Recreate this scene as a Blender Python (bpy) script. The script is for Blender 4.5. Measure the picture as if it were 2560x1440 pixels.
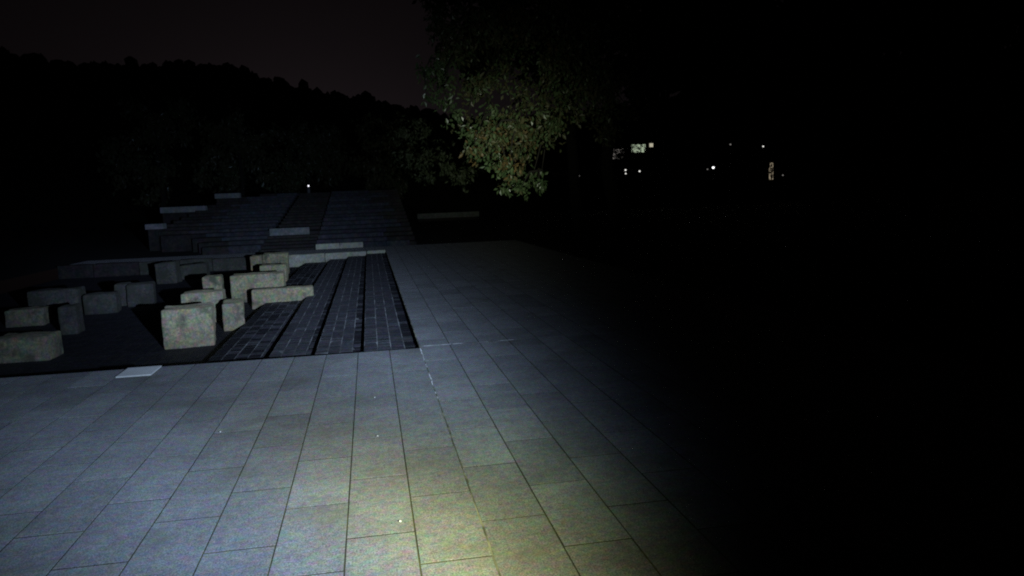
import bpy, bmesh, math, random
from mathutils import Vector, Matrix, noise

for o in list(bpy.data.objects):
    bpy.data.objects.remove(o)
SC = bpy.context.scene
COL = SC.collection
random.seed(11)
R = math.radians

# ------------------------------------------------------------------ camera
cam_d = bpy.data.cameras.new('camera')
cam = bpy.data.objects.new('camera', cam_d)
COL.objects.link(cam)
cam_d.sensor_width = 36.0
cam_d.lens = 27.59
cam_d.clip_start = 0.05
cam_d.clip_end = 3000
cam.matrix_world = Matrix((
    (0.9830463, 0.05831724, -0.17383633, 0.0),
    (-0.17938567, 0.10962458, -0.9776519, 0.0),
    (-0.03795723, 0.99226083, 0.11822731, 1.6),
    (0, 0, 0, 1)))
SC.camera = cam

# ------------------------------------------------------------------ night sky
world = bpy.data.worlds.new('World')
SC.world = world
world.use_nodes = True
wn, wl = world.node_tree.nodes, world.node_tree.links
wn.clear()
sky = wn.new('ShaderNodeTexSky')
sky.sky_type = 'NISHITA'
sky.sun_disc = False
sky.sun_elevation = R(1.5)
sky.sun_rotation = R(-4)
bw = wn.new('ShaderNodeRGBToBW')
tint = wn.new('ShaderNodeMix')
tint.data_type = 'RGBA'
tint.blend_type = 'MULTIPLY'
tint.inputs['Factor'].default_value = 1.0
tint.inputs[7].default_value = (1.0, 0.75, 0.85, 1)   # brownish violet town glow under low cloud
bg = wn.new('ShaderNodeBackground')
SKY_STRENGTH = 0.0009
bg.inputs['Strength'].default_value = SKY_STRENGTH
wo = wn.new('ShaderNodeOutputWorld')
wl.new(sky.outputs[0], bw.inputs[0])
wl.new(bw.outputs[0], tint.inputs[6])
wl.new(tint.outputs[2], bg.inputs['Color'])
wl.new(bg.outputs[0], wo.inputs['Surface'])

# ------------------------------------------------------------------ torch carried beside the photographer
TL = (1.25, 0.1, 1.42)
# the torch's beam: lobes of the reflector as azimuth, elevation, spread (degrees) and colour strength
LOBES = [
 (-8.7, -2.9, 6.1, (2.95, 3.95, 6.0)),      # main throw
 (-20.0, -2.0, 3.7, (1.85, 2.45, 4.2)),     # side throw
 (-17.2, -20.8, 5.1, (1.10, 1.13, .56)),     # warm near pool
 (-28.0, -15.6, 7.0, (.80, 1.10, 1.68)),     # cool near spill
 (-6.5, -16.5, 3.7, (.28, .35, .20)),        # greenish right edge of the pool
 (5.0, 3.3, 3.4, (3.9, 4.2, 3.2)),           # upward edge of the beam
]
td = bpy.data.lights.new('torch', 'POINT')
td.energy = 4*math.pi*100
td.shadow_soft_size = 0.035
td.use_nodes = True
tn, tk = td.node_tree.nodes, td.node_tree.links
t_em = tn['Emission']
t_co = tn.new('ShaderNodeTexCoord')
def t_math(op, *args):
    n = tn.new('ShaderNodeMath'); n.operation = op
    for i, v in enumerate(args):
        if isinstance(v, (int, float)): n.inputs[i].default_value = v
        else: tk.new(v, n.inputs[i])
    return n.outputs[0]
total = None
for az, el, sg, col in LOBES:
    dp = tn.new('ShaderNodeVectorMath'); dp.operation = 'DOT_PRODUCT'
    dp.inputs[1].default_value = (math.sin(R(az))*math.cos(R(el)), math.cos(R(az))*math.cos(R(el)), math.sin(R(el)))
    tk.new(t_co.outputs['Normal'], dp.inputs[0])
    th = t_math('ARCCOSINE', t_math('MINIMUM', dp.outputs['Value'], 1.0))
    g = t_math('POWER', math.e, t_math('DIVIDE', t_math('MULTIPLY', t_math('MULTIPLY', th, th), -1.0), 2*R(sg)**2))
    sc_ = tn.new('ShaderNodeVectorMath'); sc_.operation = 'SCALE'
    sc_.inputs[0].default_value = col
    tk.new(g, sc_.inputs['Scale'])
    if total is None: total = sc_.outputs[0]
    else:
        ad = tn.new('ShaderNodeVectorMath'); ad.operation = 'ADD'
        tk.new(total, ad.inputs[0]); tk.new(sc_.outputs[0], ad.inputs[1]); total = ad.outputs[0]
tk.new(total, t_em.inputs['Color'])
t_em.inputs['Strength'].default_value = 1.0
torch = bpy.data.objects.new('torch', td)
COL.objects.link(torch)
torch.location = TL

# ------------------------------------------------------------------ exposure
SC.render.engine = 'CYCLES'
SC.view_settings.view_transform = 'Standard'
SC.view_settings.look = 'None'
SC.view_settings.exposure = 0.0
SC.view_settings.gamma = 1.0
SC.view_settings.use_curve_mapping = False
SC.cycles.use_denoising = False
SC.cycles.max_bounces = 4
SC.cycles.filter_width = 2.0
SC.cycles.sample_clamp_indirect = 0.1

# ------------------------------------------------------------------ helpers
def tag(o, label=None, cat=None, group=None, kind=None):
    if label: o['label'] = label
    if cat: o['category'] = cat
    if group: o['group'] = group
    if kind: o['kind'] = kind
    return o

def link(name, me, parent=None, loc=None, rot=None, scale=None):
    o = bpy.data.objects.new(name, me)
    COL.objects.link(o)
    if parent is not None: o.parent = parent
    if loc is not None: o.location = loc
    if rot is not None: o.rotation_euler = rot
    if scale is not None: o.scale = scale
    return o

def empty(name, loc=(0, 0, 0), rz=0):
    o = bpy.data.objects.new(name, None)
    COL.objects.link(o)
    o.location = loc
    o.rotation_euler = (0, 0, rz)
    return o

class MB:
    """vertices and faces gathered for one mesh"""
    def __init__(s): s.v, s.f, s.m = [], [], []
    def box(s, x0, x1, y0, y1, z0, z1, ch=0.0, mi=0):
        b = len(s.v)
        if ch <= 0:
            s.v += [(x0,y0,z0),(x1,y0,z0),(x1,y1,z0),(x0,y1,z0),(x0,y0,z1),(x1,y0,z1),(x1,y1,z1),(x0,y1,z1)]
            fs = [(4,5,6,7),(0,1,5,4),(1,2,6,5),(2,3,7,6),(3,0,4,7),(3,2,1,0)]
        else:
            c = ch
            s.v += [(x0,y0,z0),(x1,y0,z0),(x1,y1,z0),(x0,y1,z0),
                    (x0,y0,z1-c),(x1,y0,z1-c),(x1,y1,z1-c),(x0,y1,z1-c),
                    (x0+c,y0+c,z1),(x1-c,y0+c,z1),(x1-c,y1-c,z1),(x0+c,y1-c,z1)]
            fs = [(8,9,10,11),(4,5,9,8),(5,6,10,9),(6,7,11,10),(7,4,8,11),
                  (0,1,5,4),(1,2,6,5),(2,3,7,6),(3,0,4,7)]
        s.f += [tuple(b+i for i in q) for q in fs]
        s.m += [mi]*len(fs)
    def tube(s, p, q, r0, r1, n=8, mi=0):
        p, q = Vector(p), Vector(q)
        d = (q-p).normalized()
        a = d.orthogonal().normalized(); c = d.cross(a)
        b = len(s.v)
        for pt, r in ((p, r0), (q, r1)):
            for i in range(n):
                t = 2*math.pi*i/n
                s.v.append(tuple(pt + (a*math.cos(t)+c*math.sin(t))*r))
        for i in range(n):
            j = (i+1) % n
            s.f.append((b+i, b+j, b+n+j, b+n+i)); s.m.append(mi)
        s.f.append(tuple(b+n+i for i in range(n))); s.m.append(mi)
    def leaf(s, c, size, rnd, mi=0, droop=0.5):
        d = Vector((rnd.gauss(0,1), rnd.gauss(0,1), rnd.gauss(0,1)-droop)).normalized()
        n = Vector((rnd.gauss(0,1), rnd.gauss(0,1)-0.5, rnd.gauss(0,1)+0.4))
        w = d.cross(n)
        if w.length < 1e-3: w = d.orthogonal()
        w.normalize(); u = w.cross(d)
        L = size*rnd.uniform(.7, 1.3); W = L*rnd.uniform(.2, .3)
        c = Vector(c); b = len(s.v)
        s.v += [tuple(c), tuple(c+d*L*.5+w*W+u*W*.3), tuple(c+d*L), tuple(c+d*L*.5-w*W+u*W*.3)]
        s.f += [(b, b+1, b+2), (b, b+2, b+3)]; s.m += [mi, mi]
    def mesh(s, name, mats):
        me = bpy.data.meshes.new(name)
        me.from_pydata(s.v, [], s.f)
        for m in mats: me.materials.append(m)
        if any(s.m): me.polygons.foreach_set('material_index', s.m)
        me.update()
        return me
    def build(s, name, mats, parent=None, loc=None):
        return link(name, s.mesh(name, mats), parent, loc)

# ------------------------------------------------------------------ materials
def nmat(name):
    m = bpy.data.materials.new(name)
    m.use_nodes = True
    nt = m.node_tree
    b = nt.nodes['Principled BSDF']
    return m, nt, b

def mixc(nt, a, b, fac, mode='MIX'):
    n = nt.nodes.new('ShaderNodeMix'); n.data_type = 'RGBA'; n.blend_type = mode
    for sock, val in ((n.inputs[6], a), (n.inputs[7], b)):
        if isinstance(val, tuple): sock.default_value = (*val, 1)
        else: nt.links.new(val, sock)
    if isinstance(fac, (int, float)): n.inputs['Factor'].default_value = fac
    else: nt.links.new(fac, n.inputs['Factor'])
    return n.outputs[2]

def noise_n(nt, co, scale, detail=2, rough=.5, off=None):
    n = nt.nodes.new('ShaderNodeTexNoise')
    n.inputs['Scale'].default_value = scale
    n.inputs['Detail'].default_value = detail
    n.inputs['Roughness'].default_value = rough
    nt.links.new(co, n.inputs['Vector'])
    return n

def ramp(nt, fac, stops):
    n = nt.nodes.new('ShaderNodeValToRGB')
    e = n.color_ramp.elements
    while len(e) < len(stops): e.new(.5)
    for el, (p, c) in zip(e, stops):
        el.position = p
        el.color = (*c, 1) if isinstance(c, tuple) else (c, c, c, 1)
    nt.links.new(fac, n.inputs[0])
    return n.outputs[0]

def world_co(nt):
    g = nt.nodes.new('ShaderNodeNewGeometry')
    return g.outputs['Position']

def stone(name, base, grain=.35, chroma=.18, mottle=.25, stain=None, bump=.3, diff_rough=0.5,
          per_obj=.1, fine=150, mid=45, rough=.75, spec=.25):
    m, nt, b = nmat(name)
    co = world_co(nt)
    f1 = noise_n(nt, co, fine, 2, .7)
    f2 = noise_n(nt, co, mid, 2, .6)
    f3 = noise_n(nt, co, 3.1, 3, .6)
    c = mixc(nt, tuple(v*(1-grain) for v in base), tuple(min(1, v*(1+grain)) for v in base),
             ramp(nt, f1.outputs['Fac'], [(.33, 0.0), (.67, 1.0)]))
    c = mixc(nt, c, ramp(nt, f2.outputs['Fac'], [(.3, 1-mottle), (.7, 1+mottle*.0)]), 1.0, 'MULTIPLY')
    c = mixc(nt, c, ramp(nt, f3.outputs['Fac'], [(.3, 1-mottle), (.7, 1.0)]), 1.0, 'MULTIPLY')
    # mineral colour grain: faint blue, rose and ochre crystals
    f4 = noise_n(nt, co, mid*.5, 3, .75)
    vm = nt.nodes.new('ShaderNodeVectorMath'); vm.operation = 'MULTIPLY_ADD'
    vm.inputs[1].default_value = (2.6, 2.6, 2.6); vm.inputs[2].default_value = (-.8, -.8, -.8)
    nt.links.new(f4.outputs['Color'], vm.inputs[0])
    col = vm.outputs[0]
    c = mixc(nt, c, col, chroma, 'OVERLAY')
    if stain:
        f5 = noise_n(nt, co, stain[1], 4, .65)
        c = mixc(nt, c, stain[0], ramp(nt, f5.outputs['Fac'], [(stain[2], 0.0), (stain[2]+.15, stain[3])]))
    oi = nt.nodes.new('ShaderNodeObjectInfo')
    c = mixc(nt, c, ramp(nt, oi.outputs['Random'], [(0, 1-per_obj), (1, 1.0)]), 1.0, 'MULTIPLY')
    nt.links.new(c, b.inputs['Base Color'])
    b.inputs['Roughness'].default_value = rough
    b.inputs['Specular IOR Level'].default_value = spec
    b.inputs['Diffuse Roughness'].default_value = diff_rough
    if bump:
        bp = nt.nodes.new('ShaderNodeBump')
        bp.inputs['Strength'].default_value = bump
        bp.inputs['Distance'].default_value = .004
        nt.links.new(f1.outputs['Fac'], bp.inputs['Height'])
        nt.links.new(bp.outputs[0], b.inputs['Normal'])
    return m

def plain(name, col, rough=.7, emit=None):
    m, nt, b = nmat(name)
    b.inputs['Base Color'].default_value = (*col, 1)
    b.inputs['Roughness'].default_value = rough
    if emit:
        b.inputs['Emission Color'].default_value = (*emit[0], 1)
        b.inputs['Emission Strength'].default_value = emit[1]
        m.cycles.emission_sampling = 'NONE'
    return m

M_SLAB = stone('paving granite', (.315, .315, .30), grain=.5, chroma=.25, mottle=.22, stain=((.16, .15, .10), 1.7, .54, .45), per_obj=.26, fine=120, mid=38)
M_PALE = stone('pale granite', (.80, .79, .72), grain=.15, chroma=.08, mottle=.12)
M_BRICK = stone('dark brick', (.105, .102, .108), grain=.4, chroma=.3, mottle=.35, per_obj=.35, fine=60, mid=25)
M_BRICK_D = stone('shadow and floor brick', (.036, .035, .039), grain=.4, chroma=.3, mottle=.4, per_obj=.3, fine=60, mid=25)  # darkest brick: painted step shadow along the edges, and the court floor
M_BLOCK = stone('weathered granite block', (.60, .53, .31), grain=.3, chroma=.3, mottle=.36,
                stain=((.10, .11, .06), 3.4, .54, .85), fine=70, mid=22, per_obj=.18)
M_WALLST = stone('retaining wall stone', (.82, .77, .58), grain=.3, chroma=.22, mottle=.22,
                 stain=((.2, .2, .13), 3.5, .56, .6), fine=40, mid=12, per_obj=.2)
M_BLOCK_DIM = stone('beam-dimmed granite', (.165, .16, .125), grain=.35, chroma=.25, mottle=.45,
                stain=((.07, .075, .045), 3.4, .47, .8), fine=70, mid=22, per_obj=.25)  # block stone darkened to imitate beam falloff on left blocks and wall
M_BLOCK_HALF = stone('half-dimmed granite', (.42, .38, .24), grain=.3, chroma=.3, mottle=.4,
                stain=((.09, .09, .06), 3.4, .5, .8), fine=70, mid=22, per_obj=.2)  # block stone half darkened, imitating the weaker beam at the left
M_TIER = stone('terrace stone', (.105, .107, .12), grain=.3, chroma=.3, mottle=.4, fine=25, mid=8, per_obj=.3)
M_STEP_DIM = stone('stair and dimmed stone', (.075, .065, .055), grain=.3, chroma=.3, mottle=.4, fine=25, mid=8, per_obj=.3)  # stairs; also paints beam falloff on outer tiers and far-left wall stones
M_BENCH = stone('pale bench stone', (.40, .42, .39), grain=.2, chroma=.15, mottle=.3, fine=25, mid=8)
M_PEBBLE = plain('white pebble', (.72, .71, .66), .5)

def soil_mat():
    m, nt, b = nmat('mossy joint soil')
    co = world_co(nt)
    a = noise_n(nt, co, 2.4, 4, .6)
    f = noise_n(nt, co, 60, 2, .6)
    c = ramp(nt, a.outputs['Fac'], [(.36, (.065, .065, .05)), (.48, (.09, .092, .045)), (.6, (.17, .165, .055)), (.72, (.09, .09, .05))])
    c = mixc(nt, c, ramp(nt, f.outputs['Fac'], [(.3, .55), (.7, 1.0)]), 1.0, 'MULTIPLY')
    nt.links.new(c, b.inputs['Base Color'])
    b.inputs['Roughness'].default_value = .95
    return m
M_SOIL = soil_mat()

def mortar_mat(name, lo, hi, scale, p0, p1):
    m, nt, b = nmat(name)
    co = world_co(nt)
    a = noise_n(nt, co, scale, 3, .6)
    c = ramp(nt, a.outputs['Fac'], [(p0, lo), (p1, hi)])
    nt.links.new(c, b.inputs['Base Color'])
    b.inputs['Roughness'].default_value = .9
    b.inputs['Diffuse Roughness'].default_value = 1.0
    return m
M_MORTAR = mortar_mat('brick mortar', (.06, .06, .055), (.25, .25, .235), 1.9, .44, .68)
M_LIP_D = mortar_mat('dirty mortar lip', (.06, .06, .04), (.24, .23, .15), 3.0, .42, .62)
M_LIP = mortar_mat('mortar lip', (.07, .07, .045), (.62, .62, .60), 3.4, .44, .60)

def ground_mat():
    m, nt, b = nmat('dark grass earth')
    co = world_co(nt)
    a = noise_n(nt, co, 6, 5, .7)
    c = ramp(nt, a.outputs['Fac'], [(.3, (.02, .024, .012)), (.7, (.05, .055, .03))])
    nt.links.new(c, b.inputs['Base Color'])
    b.inputs['Roughness'].default_value = .95
    return m
M_GROUND = ground_mat()

def leaf_mat(name, c0, c1, spec=.6, rough=.32):
    m, nt, b = nmat(name)
    co = world_co(nt)
    a = noise_n(nt, co, 5.0, 3, .7)
    c = ramp(nt, a.outputs['Fac'], [(.3, c0), (.7, c1)])
    nt.links.new(c, b.inputs['Base Color'])
    b.inputs['Roughness'].default_value = rough
    b.inputs['Specular IOR Level'].default_value = spec
    return m
M_LEAF = leaf_mat('green leaf', (.045, .085, .035), (.10, .14, .06))
M_LEAF_O = leaf_mat('rusty leaf', (.11, .075, .03), (.15, .105, .04), .3, .5)
M_LEAF_M = leaf_mat('olive leaf', (.05, .07, .03), (.10, .085, .04), .4, .45)
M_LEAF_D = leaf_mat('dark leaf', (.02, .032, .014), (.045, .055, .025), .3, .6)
M_BARK_D = plain('black bark', (.007, .006, .005), 1.0)
M_BARK = plain('bark', (.022, .019, .015), .95)

# ------------------------------------------------------------------ ground and hill
PX0, PX1, PY0, PY1 = -9.0, 0.457, 8.35, 24.7     # the sunken court
mb = MB()
for x0, x1, y0, y1 in ((-1500, PX0, -60, 1500), (5.2, 1500, -60, 1500), (PX0, 5.2, -60, -3), (PX0, 5.2, 27.3, 1500)):
    b = len(mb.v)
    mb.v += [(x0, y0, -.03), (x1, y0, -.03), (x1, y1, -.03), (x0, y1, -.03)]
    mb.f.append((b, b+1, b+2, b+3)); mb.m.append(0)
tag(mb.build('ground', [M_GROUND]), kind='structure')

# wooded ridge: skyline heights along X at Y = 250
RIDGE = [(-330, 60), (-220, 58), (-150, 54), (-110, 52), (-99, 50.5), (-84, 45.8), (-68, 43.5), (-48, 43.9), (-37, 44.3),
         (-24, 39.6), (-9, 35.6), (3, 33.5), (16, 29.4), (35, 27), (60, 29), (100, 34), (160, 40), (300, 48)]
def ridge(x):
    for (a, za), (b, zb) in zip(RIDGE, RIDGE[1:]):
        if a <= x <= b: return za + (zb-za)*(x-a)/(b-a)
    return 5
mb = MB()
NX, NY = 90, 16
for j in range(NY+1):
    t = j/NY
    y = 80 + 320*t
    prof = math.sin(min(1, (max(y, 80)-80)/170)*math.pi/2)**1.3 if y < 250 else 1 - .35*((y-250)/150)
    for i in range(NX+1):
        x = -330 + 630*i/NX
        z = (ridge(x)-5.0)*prof + 1.5*noise.noise((x*.03, y*.03, 0))*min(1, (y-80)/60) - .1
        mb.v.append((x, y, max(z, -.2)))
for j in range(NY):
    for i in range(NX):
        a = j*(NX+1)+i
        mb.f.append((a, a+1, a+NX+2, a+NX+1)); mb.m.append(0)
tag(mb.build('hill', [M_GROUND]), kind='structure')
# the wood on it reads as one mass
rnd = random.Random(3)
mb = MB()
def crown_lump(mb, c, r, rnd):
    b = len(mb.v)
    n, rings = 7, 3
    tall = rnd.uniform(.7, 1.7)
    mb.v.append((c[0], c[1], c[2]+r*tall*rnd.uniform(1.0, 1.3)))
    for k in range(1, rings+1):
        th = math.pi*.62*k/rings
        for i in range(n):
            ph = 2*math.pi*(i+.5*k)/n
            rr = r*rnd.uniform(.6, 1.3)
            mb.v.append((c[0]+rr*math.sin(th)*math.cos(ph), c[1]+rr*math.sin(th)*math.sin(ph), c[2]+rr*math.cos(th)*tall))
    for i in range(n):
        mb.f.append((b, b+1+i, b+1+(i+1) % n)); mb.m.append(0)
        for k in range(rings-1):
            p, q = b+1+k*n, b+1+(k+1)*n
            mb.f.append((p+i, q+i, q+(i+1) % n, p+(i+1) % n)); mb.m.append(0)
for k in range(7000):
    x = rnd.uniform(-300, 290)
    y = 250 - abs(rnd.gauss(0, 60)) if rnd.random() < .6 else rnd.uniform(245, 262)
    if y < 95: continue
    prof = math.sin(min(1, (max(y, 80)-80)/170)*math.pi/2)**1.3 if y < 250 else 1 - .35*((y-250)/150)
    z = (ridge(x)-5.0)*prof
    crown_lump(mb, (x, y, z+rnd.uniform(-2.6, -.2)), rnd.uniform(.8, 2.3), rnd)
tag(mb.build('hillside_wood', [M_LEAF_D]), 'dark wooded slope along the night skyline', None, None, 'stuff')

# ------------------------------------------------------------------ paved walk
CW = 0.3265
XE = 0.457
mb = MB()
mb.box(PX0, XE, -3, PY0, -.6, -.0016)
mb.box(XE+.0005, 5.2, -3, 27.3, -.6, -.0017)
mb.box(PX0, XE, 25.05, 27.3, -.6, -.0018)
path = tag(mb.build('path', [M_SOIL]), kind='structure')
slab_cache = {}
def slab_mesh(w, l):
    key = (round(w, 3), round(l, 3))
    if key not in slab_cache:
        g = .0036
        m = MB(); m.box(-w/2+g, w/2-g, -l/2+.0065, l/2-.0065, -.028, 0, .001)
        slab_cache[key] = m.mesh('paving_slab', [M_SLAB])
    return slab_cache[key]
rnd = random.Random(5)
field = MB()
near = []
def slab(x0, x1, y0, y1, single):
    if y1-y0 < .05: return
    if single: near.append((x0, x1, y0, y1))
    else:
        dz = rnd.uniform(-.0006, .0010)
        field.box(x0+.0036, x1-.0036, y0+.0065, y1-.0065, -.028, dz, .0012)
for k in range(-1, 30):            # columns left of the bright joint: k = 0 is the first one
    x1 = XE - k*CW
    x0 = x1-CW
    right = k < 0
    if right: continue
    ph = 3.33 if k % 2 == 0 else 3.68
    y = ph - .79*6
    ys = []
    while y < PY0-.08:
        ys.append(y + rnd.uniform(-.012, .012)); y += .79
    ys.append(PY0)
    for a, b in zip(ys, ys[1:]):
        if k == 8 and b > 8.3: a = 7.935
        if k == 8 and abs(b-ys[-2]) < .01: b = 7.935
        slab(x0, x1, a, b, b > 2.3 and x1 > -5.6 + .0*a and (abs((x0+x1)/2) < .85*a+.3) )
for k in range(14):                # columns on the right, to the far end of the court
    x0 = XE + k*CW
    x1 = x0 + CW
    ph = 3.70 if k % 2 == 0 else 3.33
    y = ph - .79*6
    ys = []
    while y < 8.45-.1:
        ys.append(y + rnd.uniform(-.012, .012)); y += .79
    ys.append(8.45)
    for a, b in zip(ys, ys[1:]):
        slab(x0, x1, a, b, b > 2.3 and k < 6)
    y = 8.45
    while y < 27.2:
        y2 = min(27.28, y+.79 if y > 8.5 or k % 2 else y+.4)
        slab(x0, x1, y, y2, y < 15 and k < 6)
        y = y2
y = 25.06
for k in range(29):
    x1 = XE - k*CW
    for a in (25.06, 25.8, 26.55):
        slab(x1-CW, x1, a, min(a+.74, 27.28), False)
near.sort(key=lambda s: s[2])
pale_done = False
for i, (x0, x1, y0, y1) in enumerate(near):
    if i >= 298:
        field.box(x0+.0036, x1-.0036, y0+.0065, y1-.0065, -.028, 0, .0012); continue
    me = slab_mesh(x1-x0, y1-y0)
    o = link('paving_slab', me, path, ((x0+x1)/2, (y0+y1)/2, rnd.uniform(-.0006, .0010)),
             (rnd.gauss(0, .0006), rnd.gauss(0, .001), rnd.gauss(0, .0015)))
    if abs(y1-PY0) < .01 and abs(x1-(XE-8*CW)) < .01:
        o.data = me.copy(); o.data.materials.clear(); o.data.materials.append(M_PALE)
        o.location.z = .012
        o['label'] = 'pale short slab at the edge of the sunken court'
fo = field.build('paving_field', [M_SLAB], path); fo['kind'] = 'stuff'
# mortar lip along the court line
r2 = random.Random(9)
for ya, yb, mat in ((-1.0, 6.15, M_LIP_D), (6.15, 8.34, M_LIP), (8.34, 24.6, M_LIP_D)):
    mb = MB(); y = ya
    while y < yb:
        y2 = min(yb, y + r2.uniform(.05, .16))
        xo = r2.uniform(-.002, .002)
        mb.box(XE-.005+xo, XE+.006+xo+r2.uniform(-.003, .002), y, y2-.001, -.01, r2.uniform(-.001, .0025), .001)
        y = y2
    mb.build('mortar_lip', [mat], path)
mb = MB()
for x0, x1 in ((.5, .8), (.82, 1.12), (1.16, 1.5)):
    mb.box(x0, x1, 8.444, 8.458, -.01, .0025, .001)
mb.build('mortar_joint', [M_LIP], path)

# ------------------------------------------------------------------ sunken court with brick treads
TREADS = [(-.14, XE, -.052), (-.69, -.14, -.104), (-1.24, -.69, -.165), (-2.0, -1.24, -.24), (PX0, -2.0, -.345)]
mb = MB()
for x0, x1, z in TREADS:
    mb.box(x0+.0006, x1, PY0+.001, PY1, -.75, z-.0022, 0, 1 if x0 < -3 else 0)
court = tag(mb.build('sunken_court', [M_MORTAR, M_SOIL]), kind='structure')
brick_cache = {}
def brick_mesh(w, l, dark):
    key = (round(w, 3), round(l, 3), dark)
    if key not in brick_cache:
        m = MB(); m.box(-w/2, w/2, -l/2, l/2, -.03, 0, .002)
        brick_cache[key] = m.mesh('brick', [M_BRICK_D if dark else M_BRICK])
    return brick_cache[key]
rnd = random.Random(8)
far = MB()
cnt = 0
for ti, (x0, x1, z) in enumerate(TREADS):
    n = round((x1-x0)/.149)
    w = (x1-x0)/n
    for c in range(n):
        l = .166
        y = PY0 + .006 - (c % 2)*l*.5
        while y < PY1-.05:
            a, b = max(y, PY0+.006), min(y+l, PY1-.004)
            y += l
            if b-a < .04: continue
            xa, xb = x0+c*w, x0+(c+1)*w
            g = .0045
            dark = ti == 4 or (ti < 3 and c == n-1 and rnd.random() < .7) or (ti == 3 and rnd.random() < .95-.75*(c/(n-1)))  # edge bricks darkened to widen the step shadow; floor darker towards the left
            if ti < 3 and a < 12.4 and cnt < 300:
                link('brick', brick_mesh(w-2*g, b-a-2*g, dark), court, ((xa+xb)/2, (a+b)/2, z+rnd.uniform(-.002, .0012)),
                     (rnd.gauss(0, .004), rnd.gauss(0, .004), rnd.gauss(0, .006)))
                cnt += 1
            else:
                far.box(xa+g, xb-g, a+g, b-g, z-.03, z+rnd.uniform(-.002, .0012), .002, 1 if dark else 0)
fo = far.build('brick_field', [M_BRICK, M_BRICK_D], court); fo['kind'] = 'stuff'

# retaining wall closing the court at the back
rnd = random.Random(21)
wall = empty('retaining_wall', (0, PY1, 0))
tag(wall, 'low pale stone wall closing the back of the sunken court', 'wall')
def rough_block(name, w, d, h, mat, seed, parent=None, loc=(0, 0, 0), rz=0, rough=.02, cuts=5, bevel=.02, tilt=(0, 0)):
    bm = bmesh.new()
    bmesh.ops.create_cube(bm, size=1)
    for v in bm.verts:
        v.co.x *= w; v.co.y *= d; v.co.z = (v.co.z+.5)*h
    bmesh.ops.bevel(bm, geom=list(bm.edges), offset=min(bevel, h*.3, w*.3), segments=2, profile=.6, affect='EDGES')
    big = [e for e in bm.edges if e.calc_length() > .12]
    bmesh.ops.subdivide_edges(bm, edges=big, cuts=cuts, use_grid_fill=True)
    for v in bm.verts:
        p = v.co*4.5 + Vector((seed*7.3, seed*3.1, seed*1.7))
        q = v.co*15 + Vector((seed*2.3, seed*5.1, seed*4.7))
        n = noise.noise_vector(p)*rough + noise.noise_vector(q)*rough*.45
        if v.co.z < .02: n.z = 0
        v.co += n
    me = bpy.data.meshes.new(name)
    bm.to_mesh(me); bm.free()
    me.materials.append(mat)
    for p in me.polygons: p.use_smooth = True
    return link(name, me, parent, loc, (tilt[0], tilt[1], rz))
x = PX0
k = 0
while x < XE-.05:
    l = min(rnd.uniform(.9, 1.35), XE-x)
    if XE-x-l < .3: l = XE-x
    rough_block('stone', l-.025, .33, .40+rnd.uniform(-.015, .015), M_WALLST if x > -2.9 else (M_BLOCK_DIM if x > -7 else M_STEP_DIM), 50+k, wall,  # stones darken leftward, the fading beam painted in their colour
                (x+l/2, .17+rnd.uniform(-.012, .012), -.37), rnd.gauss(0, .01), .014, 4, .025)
    x += l; k += 1

# granite blocks standing in the court: x, y of the middle of the front face at its foot, width, depth, height, turn
F = -.36
BLOCKS = [
 (-2.56, 11.40, .66, .62, .56, 9,  'large square granite block nearest the paved walk, dark stain low on its front'),
 (-2.17, 12.70, .31, .62, .45, 8,  'narrow upright granite block standing right behind the nearest big block'),
 (-2.83, 13.75, .66, .50, .53, 4,  'granite block half hidden behind the nearest big block, top edge showing'),
 (-1.68, 15.20, 1.12, .40, .37, 5, 'long low granite block lying crosswise at the foot of the brick steps'),
 (-3.20, 16.55, .35, .45, .55, 3,  'small granite block at the left end of the tall wide block'),
 (-2.28, 16.35, 1.03, .70, .56, 3, 'tall wide granite block behind the long low one'),
 (-2.33, 19.40, .60, .60, .50, 2,  'bright squarish granite block in front of the rearmost tall pair'),
 (-3.10, 22.3, .30, .55, .56, 2, 'slim upright granite block at the left of the rearmost stack'),
 (-2.60, 22.3, .66, .60, .60, 3, 'rear granite block before the back wall, shaded across its middle'),
 (-4.62, 11.15, .70, .50, .345, -2, 'low granite block at the left edge nearest the walk'),
 (-5.95, 14.70, .60, .45, .31, 5, 'low wide granite block behind the leftmost near block'),
 (-4.80, 13.4, .26, .40, .47, 4, 'thin dim granite post between the left blocks'),
 (-5.95, 16.0, .88, .50, .50, 2, 'dim wide granite block at the far left behind the low one'),
 (-5.09, 15.85, .57, .50, .39, 7, 'dim granite cube in the middle of the left group'),
 (-4.61, 16.75, .50, .50, .46, 10, 'granite block with a lit right edge beside the dark gap'),
 (-5.02, 16.95, .27, .45, .46, 6, 'narrow dim granite block touching the one with a lit right edge'),
 (-5.22, 21.4, .50, .45, .56, -5, 'cracked granite block leaning at the rear left of the court'),
 (-4.74, 22.4, .68, .45, .41, 3, 'low granite block to the right of the cracked leaning one'),
]
for i, (x, y, w, d, h, a, lab) in enumerate(BLOCKS):
    a = R(a)
    cx = x - math.sin(a)*d/2
    cy = y + math.cos(a)*d/2
    tl = (0, R(-4)) if 'leaning' in lab else (R(random.uniform(-1, 1)), R(random.uniform(-1, 1)))
    o = rough_block('stone_block', w, d, h, M_BLOCK_DIM if ('dim' in lab or 'rear left' in lab or 'lit right' in lab or 'cracked' in lab) else (M_BLOCK_HALF if 'left' in lab and 'low' in lab else M_BLOCK), i+1, None, (cx, cy, F-.004), a, .014, 7, .03, tl)  # dim blocks get darkened copies that carry the beam falloff
    tag(o, lab, 'stone block', 'rough granite blocks in the sunken court')

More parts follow.
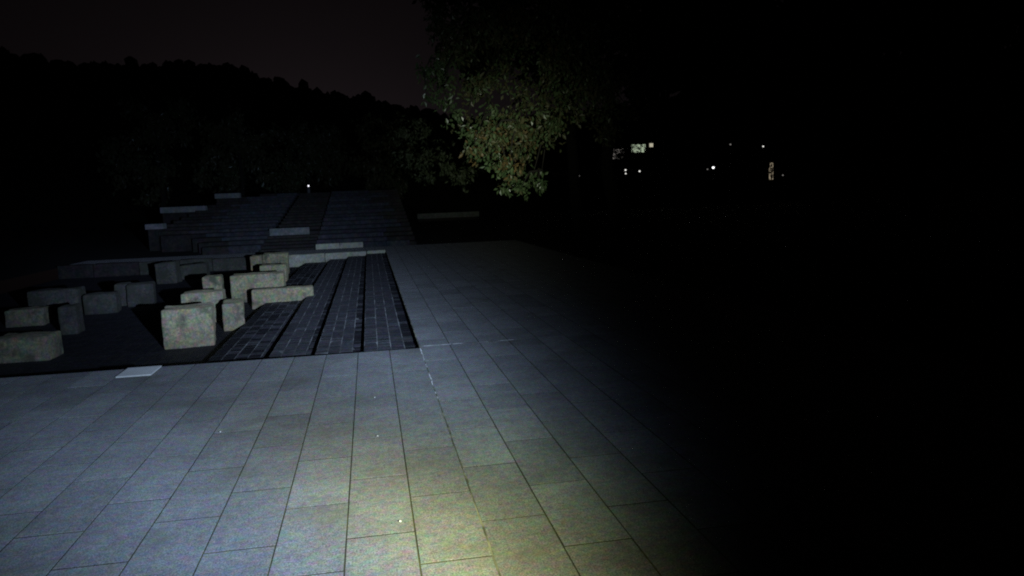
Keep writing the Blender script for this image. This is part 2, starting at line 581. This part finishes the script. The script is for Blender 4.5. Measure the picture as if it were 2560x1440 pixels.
# ------------------------------------------------------------------ stairs and stepped terraces behind
stair = empty('staircase', (-2.8, 27.4, 0))
tag(stair, 'dark straight staircase climbing between the two stone terraces', 'staircase')
SX0, SX1 = -3.7, -1.9
def step(y0, y1, z0, z1, mat=M_STEP_DIM, parent=stair, x0=SX0, x1=SX1, name='step'):
    mb = MB()
    mb.box(x0-parent.location.x+.003, x1-parent.location.x-.003, y0-parent.location.y, y1-parent.location.y, z0, z1, .012)
    return mb.build(name, [mat], parent)
z, y = -.02, 27.5
for k in range(5):
    z += .085
    step(y, y+.62, -.1, z); y += .621
step(y, y+.22, -.1, z+.26, M_BENCH, name='landing_kerb', x1=SX1-.35)
step(y+.222, y+2.4, -.1, z+.10, name='landing'); y += 2.401; z += .10
NS = 15
for k in range(NS):
    z += (2.12-z)/(NS-k)*1.0
    step(y, y+.90, -.1, z); y += .901
rs = random.Random(77)
def terrace(name, lab, x0s, x1, n=8, y0=27.6, z0=.16, y1=44.4, z1=2.12):
    t = empty(name, ((x0s[0]+x1)/2, y0, 0))
    tag(t, lab, 'terrace', 'stone terraces beside the stairs')
    run = (y1-y0)/n
    for k in range(n):
        zz = z0+(z1-z0)*k/(n-1)
        xa = x0s[k % len(x0s)] if len(x0s) > 1 else x0s[0]
        ya = y0+run*k
        xm = xa+(x1-xa)*(rs.uniform(.25, .5) if xa < SX0 else rs.uniform(.55, .9))
        for a, b in ((xa, xm), (xm, x1)):
            mb = MB()
            mb.box(a-t.location.x+.002, b-t.location.x-.002, ya-y0, ya+run-.001, -.05, zz+rs.uniform(-.012, .012), .02)
            mb.build('tier', [M_TIER if (a == xm) == (xa < SX0) else M_STEP_DIM], t)  # outer piece darker: beam falloff put into the stone colour
    return t
terrace('stone_terrace', 'stepped stone terrace left of the stairs, faintly blue in the beam',
        [-5.6, -5.9, -6.3, -7.6, -7.9, -8.0, -8.1, -8.0, -7.9, -7.8, -7.7, -7.6, -7.5, -7.3, -7.2, -7.1], SX0, 17, z0=.22, y0=27.9)
terrace('stone_terrace', 'stepped stone terrace right of the stairs, fading into darkness',
        [SX1], 1.6, 16, z0=.10, y0=27.9)
kb = empty('kerb', (-.4, 27.75, 0))
tag(kb, 'faint pale kerb line along the foot of the right terrace', 'kerb')
for i in range(4):
    mb = MB(); mb.box(-1.45+i*.8, -.66+i*.8, -.1, .1, -.05, .16, .012); mb.build('kerbstone', [M_WALLST if i < 2 else M_TIER], kb)
BEN = [
 (-7.55, -6.35, 41.9, 1.96, .24, 'short pale stone bench highest on the left terrace'),
 (-9.3, -7.35, 38.3, 1.36, .26, 'long pale stone bench lower left, dim at its far end'),
 (-8.4, -7.75, 32.2, .80, .20, 'small dim stone bench left of the lower terrace'),
 (3.3, 7.6, 55, .16, .36, 'long faint stone bench on the ground beyond the leafy branch'),
]
for x0, x1, y, zb, h, lab in BEN:
    t = empty('stone_bench', ((x0+x1)/2, y, 0))
    tag(t, lab, 'bench', 'pale stone benches on the terraces')
    w = x1-x0
    mb = MB(); mb.box(-w/2, w/2, -.25, .25, zb+.002, zb+h, .015); mb.build('seat', [M_BENCH], t)
    mb = MB(); mb.box(-w/2+.06, w/2-.06, -.13, .2, -.05, zb); mb.build('plinth', [M_STEP_DIM], t)

# small lamp at the head of the stairs
M_GLOBE = plain('lit globe', (.9, .9, .9), .4, ((.92, .9, 1.0), 1.6))
M_POST = plain('lamp post metal', (.12, .12, .12), .6)
lp = empty('bollard_lamp', (-3.3, 46.6, 0))
tag(lp, 'tiny white lamp glowing at the head of the stairs', 'lamp')
mb = MB(); mb.tube((0, 0, 1.9), (0, 0, 2.475), .10, .09, 10); mb.build('post', [M_POST], lp)
def globe(name, r, mat, parent, loc, seg=10):
    bm = bmesh.new(); bmesh.ops.create_uvsphere(bm, u_segments=seg, v_segments=seg-2, radius=r)
    me = bpy.data.meshes.new(name); bm.to_mesh(me); bm.free(); me.materials.append(mat)
    for p in me.polygons: p.use_smooth = True
    return link(name, me, parent, loc)
globe('globe', .05, M_GLOBE, lp, (0, 0, 2.53))
SC.update_tag() if hasattr(SC, 'update_tag') else None

# ------------------------------------------------------------------ trees
def tree(name, lab, cat, base, clumps, density, leaf, mats, trunk_r, top, seed, group=None, bark=None):
    """clumps: (x, y, z, radius, material index)"""
    rnd = random.Random(seed)
    t = empty(name, base)
    tag(t, lab, cat, group)
    bx, by, bz = base
    mb = MB()
    pts = [Vector((0, 0, -.2))]
    n = 5
    for k in range(1, n+1):
        f = k/n
        pts.append(Vector((rnd.gauss(0, .06)*top*.3, rnd.gauss(0, .06)*top*.3, top*f)))
    for k in range(n):
        mb.tube(pts[k], pts[k+1], trunk_r*(1-.6*k/n), trunk_r*(1-.6*(k+1)/n), 9)
    lb = MB()
    for c in clumps:
        cx, cy, cz, r = c[0]-bx, c[1]-by, c[2]-bz, c[3]
        mi = c[4] if len(c) > 4 else 0
        # limb from the trunk, or from a clump nearer to it and higher up
        here = Vector((cx, cy, cz))
        ups = [Vector((q[0]-bx, q[1]-by, q[2]-bz)) for q in clumps]
        ups = [u for u in ups if u.z > cz+.25 and math.hypot(u.x, u.y) < math.hypot(cx, cy)-.1 and (u-here).length < .35*top]
        src = min(ups, key=lambda u: (u-here).length) if ups else min(pts[1:], key=lambda p: (p-here).length)
        lr = min(.03, trunk_r*.15)
        mid = src.lerp(here, .55) + Vector((0, 0, .03*top))
        mb.tube(src, mid, lr, lr*.6, 5); mb.tube(mid, here, lr*.6, lr*.15, 5)
        nl = int(density*r*r)
        twigs = [Vector((rnd.gauss(0, 1), rnd.gauss(0, 1), rnd.gauss(0, .9))).normalized()*r*rnd.uniform(.3, 1.0) for _ in range(max(5, int(r*26)))]
        for _ in range(nl):
            tw = rnd.choice(twigs)
            p = Vector((cx, cy, cz)) + tw*rnd.uniform(.55, 1.05) + Vector((rnd.gauss(0, 1), rnd.gauss(0, 1), rnd.gauss(0, 1)))*r*.14
            m = mi
            if mi == 1 and rnd.random() < .4: m = 2
            if mi == 2 and rnd.random() < .35: m = 0
            if mi == 0 and rnd.random() < .10: m = 2
            lb.leaf(p, leaf, rnd, min(m, len(mats)-1), 1.0)
    mb.build('trunk', [bark or M_BARK], t)
    lb.build('crown', mats, t)
    return t
MAIN = [(1.21, 15.58, 4.01, 0.29, 0), (1.21, 15.37, 3.53, 0.28, 0), (1.55, 15.83, 4.28, 0.34, 0), (1.56, 15.45, 3.61, 0.38, 0), (1.61, 15.31, 4.85, 0.47, 2), (2.21, 15.84, 4.66, 0.65, 2), (2.36, 16.67, 3.84, 0.51, 2), (1.81, 16.48, 3.3, 0.27, 0), (2.84, 16.42, 4.13, 0.59, 2), (2.25, 15.56, 2.85, 0.36, 1), (2.64, 16.06, 2.72, 0.47, 1), (2.99, 15.64, 2.91, 0.37, 2), (2.1, 15.48, 2.52, 0.27, 1), (2.43, 15.37, 2.29, 0.3, 0), (2.78, 15.54, 2.13, 0.33, 0), (3.25, 16.68, 2.5, 0.39, 2), (3.02, 16.53, 1.84, 0.32, 0), (3.46, 16.49, 1.93, 0.35, 0), (2.82, 16.48, 1.73, 0.2, 0), (3.0, 15.51, 1.71, 0.24, 0), (3.41, 15.7, 1.75, 0.22, 0), (3.61, 16.2, 2.08, 0.2, 0), (3.55, 16.37, 2.8, 0.4, 2), (3.7, 16.57, 3.56, 0.51, 2), (3.28, 16.61, 3.66, 0.51, 2), (3.82, 15.34, 3.02, 0.59, 2), (4.22, 16.17, 3.91, 0.74, 2), (3.26, 16.27, 4.9, 0.75, 2), (4.21, 16.01, 4.84, 0.82, 2), (4.7, 15.48, 3.65, 0.79, 2), (4.82, 15.96, 2.98, 0.49, 2), (4.68, 15.34, 4.71, 0.78, 2), (4.24, 16.7, 5.8, 0.85, 2), (2.94, 16.58, 5.76, 0.85, 2), (5.76, 16.08, 4.29, 0.82, 2), (5.34, 15.68, 3.27, 0.4, 2), (6.35, 16.65, 5.47, 0.85, 2)]
r5 = random.Random(41)
for _ in range(46):
    X = r5.uniform(1.5, 5.4)
    zm = 3.35-(X-1.2)*1.0 if X < 2.7 else (1.85 if X < 3.6 else 2.6)
    Z = zm+.25+(6.0-zm)*r5.random()
    MAIN.append((X, r5.uniform(15.2, 16.9), Z, r5.uniform(.3, .48), r5.choice((0, 0, 2, 2, 2, 1))))
tree('leafy_tree', 'leafy tree with drooping green and rusty branch caught by the torch beam', 'tree', (5.9, 18.6, 0), MAIN,
     820, .105, [M_LEAF, M_LEAF_O, M_LEAF_M], .2, 5.6, 31)
DIM = [(1.05, 24.0, 3.46, 0.49), (1.65, 24.0, 3.56, 0.55), (1.73, 24.0, 2.85, 0.55), (1.14, 24.0, 2.87, 0.43), (2.35, 24.0, 3.07, 0.49), (2.44, 24.0, 2.47, 0.49), (2.79, 24.0, 2.1, 0.49), (1.82, 24.0, 2.25, 0.43), (3.17, 24.0, 2.45, 0.49)]
tree('small_tree', 'faint small tree just left of and behind the lit drooping branch', 'tree', (7.4, 25.6, 0), DIM, 500, .13, [M_LEAF_D], .03, 3.4, 32, bark=M_BARK_D)

def blob_clumps(cx, cy, z0, z1, r, n, seed, cr=(.8, 1.3)):
    rnd = random.Random(seed); out = []
    for k in range(n):
        a = rnd.uniform(0, 2*math.pi); q = r*math.sqrt(rnd.random())
        f = rnd.random()
        q *= .55+.45*math.sin(math.pi*min(1, f*1.05))
        out.append((cx+q*math.cos(a), cy+q*math.sin(a)*.8, z0+(z1-z0)*f, rnd.uniform(*cr)))
    return out
DARK = [
 (9.5, 17.5, 3.9, 10.5, 3.6, 60, 'broad black tree standing to the right of the lit leafy tree'),
 (15.5, 20.0, 5.2, 12.5, 4.6, 70, 'tall black tree rising above the distant lights'),
 (19.5, 15.0, 2.4, 11.0, 4.6, 80, 'dark tree filling the far right edge of the view'),
 (7.0, 26.0, 5.4, 14.0, 5.0, 80, 'high dark tree behind the lit leafy tree'),
]
LOW = {0: [(6.0+.7*k, 17.2+.3*(k % 2), 3.9+.25*(k % 3), .75) for k in range(9)]+[(6.3+.8*k, 17.4, 5.0, .9) for k in range(8)],
       2: [(11.5+.75*k, 15.2+.3*(k % 2), 4.0+.3*(k % 3), .9) for k in range(9)]+[(11+.85*k, 15, 5.4, 1.0) for k in range(9)]+[(8.0+.7*k, 15.1+.2*(k % 2), 3.5+.15*(k % 3), .7) for k in range(14)]}
for i, (x, y, z0, z1, r, n, lab) in enumerate(DARK):
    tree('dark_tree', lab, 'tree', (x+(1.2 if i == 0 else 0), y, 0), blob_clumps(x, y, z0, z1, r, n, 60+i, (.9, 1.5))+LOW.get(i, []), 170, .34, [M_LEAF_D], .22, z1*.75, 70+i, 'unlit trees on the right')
BACK = [(-13.5, 56, 2.2, 8.5, 3.2, 'dark bushy tree left of the terraces on the slope'),
        (-8.6, 58, 2.6, 7.6, 3.0, 'faint green tree behind the left terrace'),
        (-4.2, 60, 2.6, 7.0, 2.8, 'dark tree behind the lamp at the stair head'),
        (1.2, 57, 2.4, 7.0, 3.0, 'dark tree behind the right terrace')]
for i, (x, y, z0, z1, r, lab) in enumerate(BACK):
    tree('slope_tree', lab, 'tree', (x, y, 0), blob_clumps(x, y, z0, z1, r, 22, 90+i), 110, .32, [M_LEAF_M, M_LEAF], .2, z1*.7, 95+i, 'trees behind the terraces')

# ------------------------------------------------------------------ distant lights
M_DARKWALL = plain('dark far wall', (.03, .03, .03), .9)
M_LIT = plain('lit window', (.5, .5, .5), .5, ((.66, .80, .56), .5))
M_LIT2 = plain('warm lit window', (.5, .5, .5), .5, ((.80, .74, .55), .52))
M_LITDIM = plain('dim lit window', (.5, .5, .5), .5, ((.6, .55, .5), .25))
M_LITW = plain('dim warm window', (.5, .5, .5), .5, ((.8, .66, .45), .3))
bd = empty('far_building', (23.3, 66, 0))
tag(bd, 'far building with pale green lit windows seen through leaves', 'building')
mb = MB(); mb.box(-4, 3, 0, 8, -.1, 7.2); mb.build('wall', [M_DARKWALL], bd)
mb = MB(); mb.box(-4.3, 3.3, -.3, 8.3, 7.202, 7.5); mb.build('roof', [M_DARKWALL], bd)
def window(parent, x, z, w, h, mat):
    mb = MB(); mb.box(x-w/2, x+w/2, -.06, -.003, z-h/2, z+h/2); fr = mb.build('window', [M_DARKWALL], parent)
    mb = MB(); mb.box(x-w/2+.05, x+w/2-.05, -.075, -.062, z-h/2+.05, z+h/2-.05); mb.build('pane', [mat], fr)
window(bd, .03, 5.15, 1.4, .78, M_LIT)
window(bd, 1.2, 5.40, .44, .42, M_LIT2)
window(bd, -2.05, 4.74, 1.6, .95, M_LITDIM)
b2 = empty('far_house', (35.8, 66, 0))
tag(b2, 'far house with one dim warm window at the right of the lights', 'house')
mb = MB(); mb.box(-3, 3, 0, 7, -.1, 4.4); mb.build('wall', [M_DARKWALL], b2)
mb = MB(); mb.box(-3.3, 3.3, -.3, 7.3, 4.402, 4.7); mb.build('roof', [M_DARKWALL], b2)
window(b2, -.03, 2.8, .5, 1.6, M_LITW)
# leaves between us and those windows
def sparse(c, rx, rz, n, seed, s=.14):
    rnd = random.Random(seed)
    return [(c[0]+rnd.uniform(-rx, rx), c[1]+rnd.uniform(-.4, .4), c[2]+rnd.uniform(-rz, rz), s) for _ in range(n)]
cl = [(14.13+sx*.4, 40, 3.76+sx*.03+sz*.22, .16) for sx in (-1, 1) for sz in (-1, 1)] + [(14.13+.42*math.cos(k*.63), 40, 3.76+.03*math.cos(k*.63)+.22*math.sin(k*.63), .1) for k in range(10)] + sparse((14.1, 40, 3.76), .34, .13, 9, 5, .09) + sparse((12.85, 40, 3.5), .75, .35, 46, 6, .16)
tree('screening_tree', 'thin dark tree in front of the pale green lit windows', 'tree', (13.4, 40.4, 0), cl, 800, .12, [M_LEAF_D], .07, 3.2, 120, 'trees before the far lights')
cl = sparse((21.7, 40, 2.33), .22, .55, 26, 7, .1)
tree('screening_tree', 'thin dark tree in front of the dim warm window', 'tree', (21.9, 40.4, 0), cl, 800, .12, [M_LEAF_D], .06, 1.8, 121, 'trees before the far lights')

M_BULB = plain('street lamp glow', (.9, .9, .9), .4, ((1.0, .98, .92), 1.0))
M_BULB_B = plain('bright street lamp glow', (.9, .9, .9), .4, ((1.0, 1.0, 1.0), 2.2))
M_BULB_D = plain('weak street lamp glow', (.9, .9, .9), .4, ((.9, .85, .8), .22))
LAMPS = [
 (16.34, 60, 2.84, .055, M_BULB_D, 'faintest street lamp, alone at the left of the far lights'),
 (20.13, 60, 3.18, .07, M_BULB, 'street lamp with two globes below the pale green window'),
 (21.29, 60, 3.05, .07, M_BULB, 'single street lamp right of the two-globe lamp'),
 (27.51, 60, 3.14, .095, M_BULB_B, 'brightest white street lamp in the middle of the far lights'),
 (27.02, 60, 3.02, .05, M_BULB_D, 'weak street lamp just left of the brightest one'),
 (29.00, 60, 4.94, .06, M_BULB_D, 'high small street lamp above the brightest one'),
 (31.85, 60, 4.71, .065, M_BULB, 'high street lamp above the dim warm window'),
 (33.59, 60, 2.33, .055, M_BULB_D, 'rightmost weak street lamp beside the dim warm window'),
]
for x, y, z, r, m, lab in LAMPS:
    t = empty('street_lamp', (x, y, 0)); tag(t, lab, 'street lamp', 'far street lamps')
    mb = MB(); mb.tube((0, .02, -.1), (0, .02, z-r*.8), .05, .035, 8); mb.build('pole', [M_POST], t)
    globe('globe', r, m, t, (0, 0, z))
    if 'two globes' in lab: globe('globe', r*.8, m, t, (0, -.04, z-.28))
    mb = MB(); mb.tube((0, 0, z+r*.7), (0, 0, z+r*1.25), r*1.2, r*.3, 8); mb.build('cap', [M_POST], t)

# ------------------------------------------------------------------ litter on the walk
PEB = [(.064, 3.80, .0075, 'largest white pebble, on a front slab left of the mortar line'),
       (-.03, 5.28, .007, 'small white pebble on a cross joint of the middle slabs'),
       (-1.13, 5.72, .007, 'tiny white pebble on the bluish left slabs'),
       (-.04, 6.35, .006, 'white pebble farthest up the middle slabs')]
for i, (x, y, r, lab) in enumerate(PEB):
    bm = bmesh.new(); bmesh.ops.create_icosphere(bm, subdivisions=2, radius=r)
    for v in bm.verts:
        v.co *= 1+.25*noise.noise(v.co*120+Vector((i*3.3, 0, 0)))
        v.co.z *= .7
    me = bpy.data.meshes.new('pebble'); bm.to_mesh(me); bm.free(); me.materials.append(M_PEBBLE)
    tag(link('pebble', me, None, (x, y, r*.62)), lab, 'pebble', 'white pebbles on the paving')
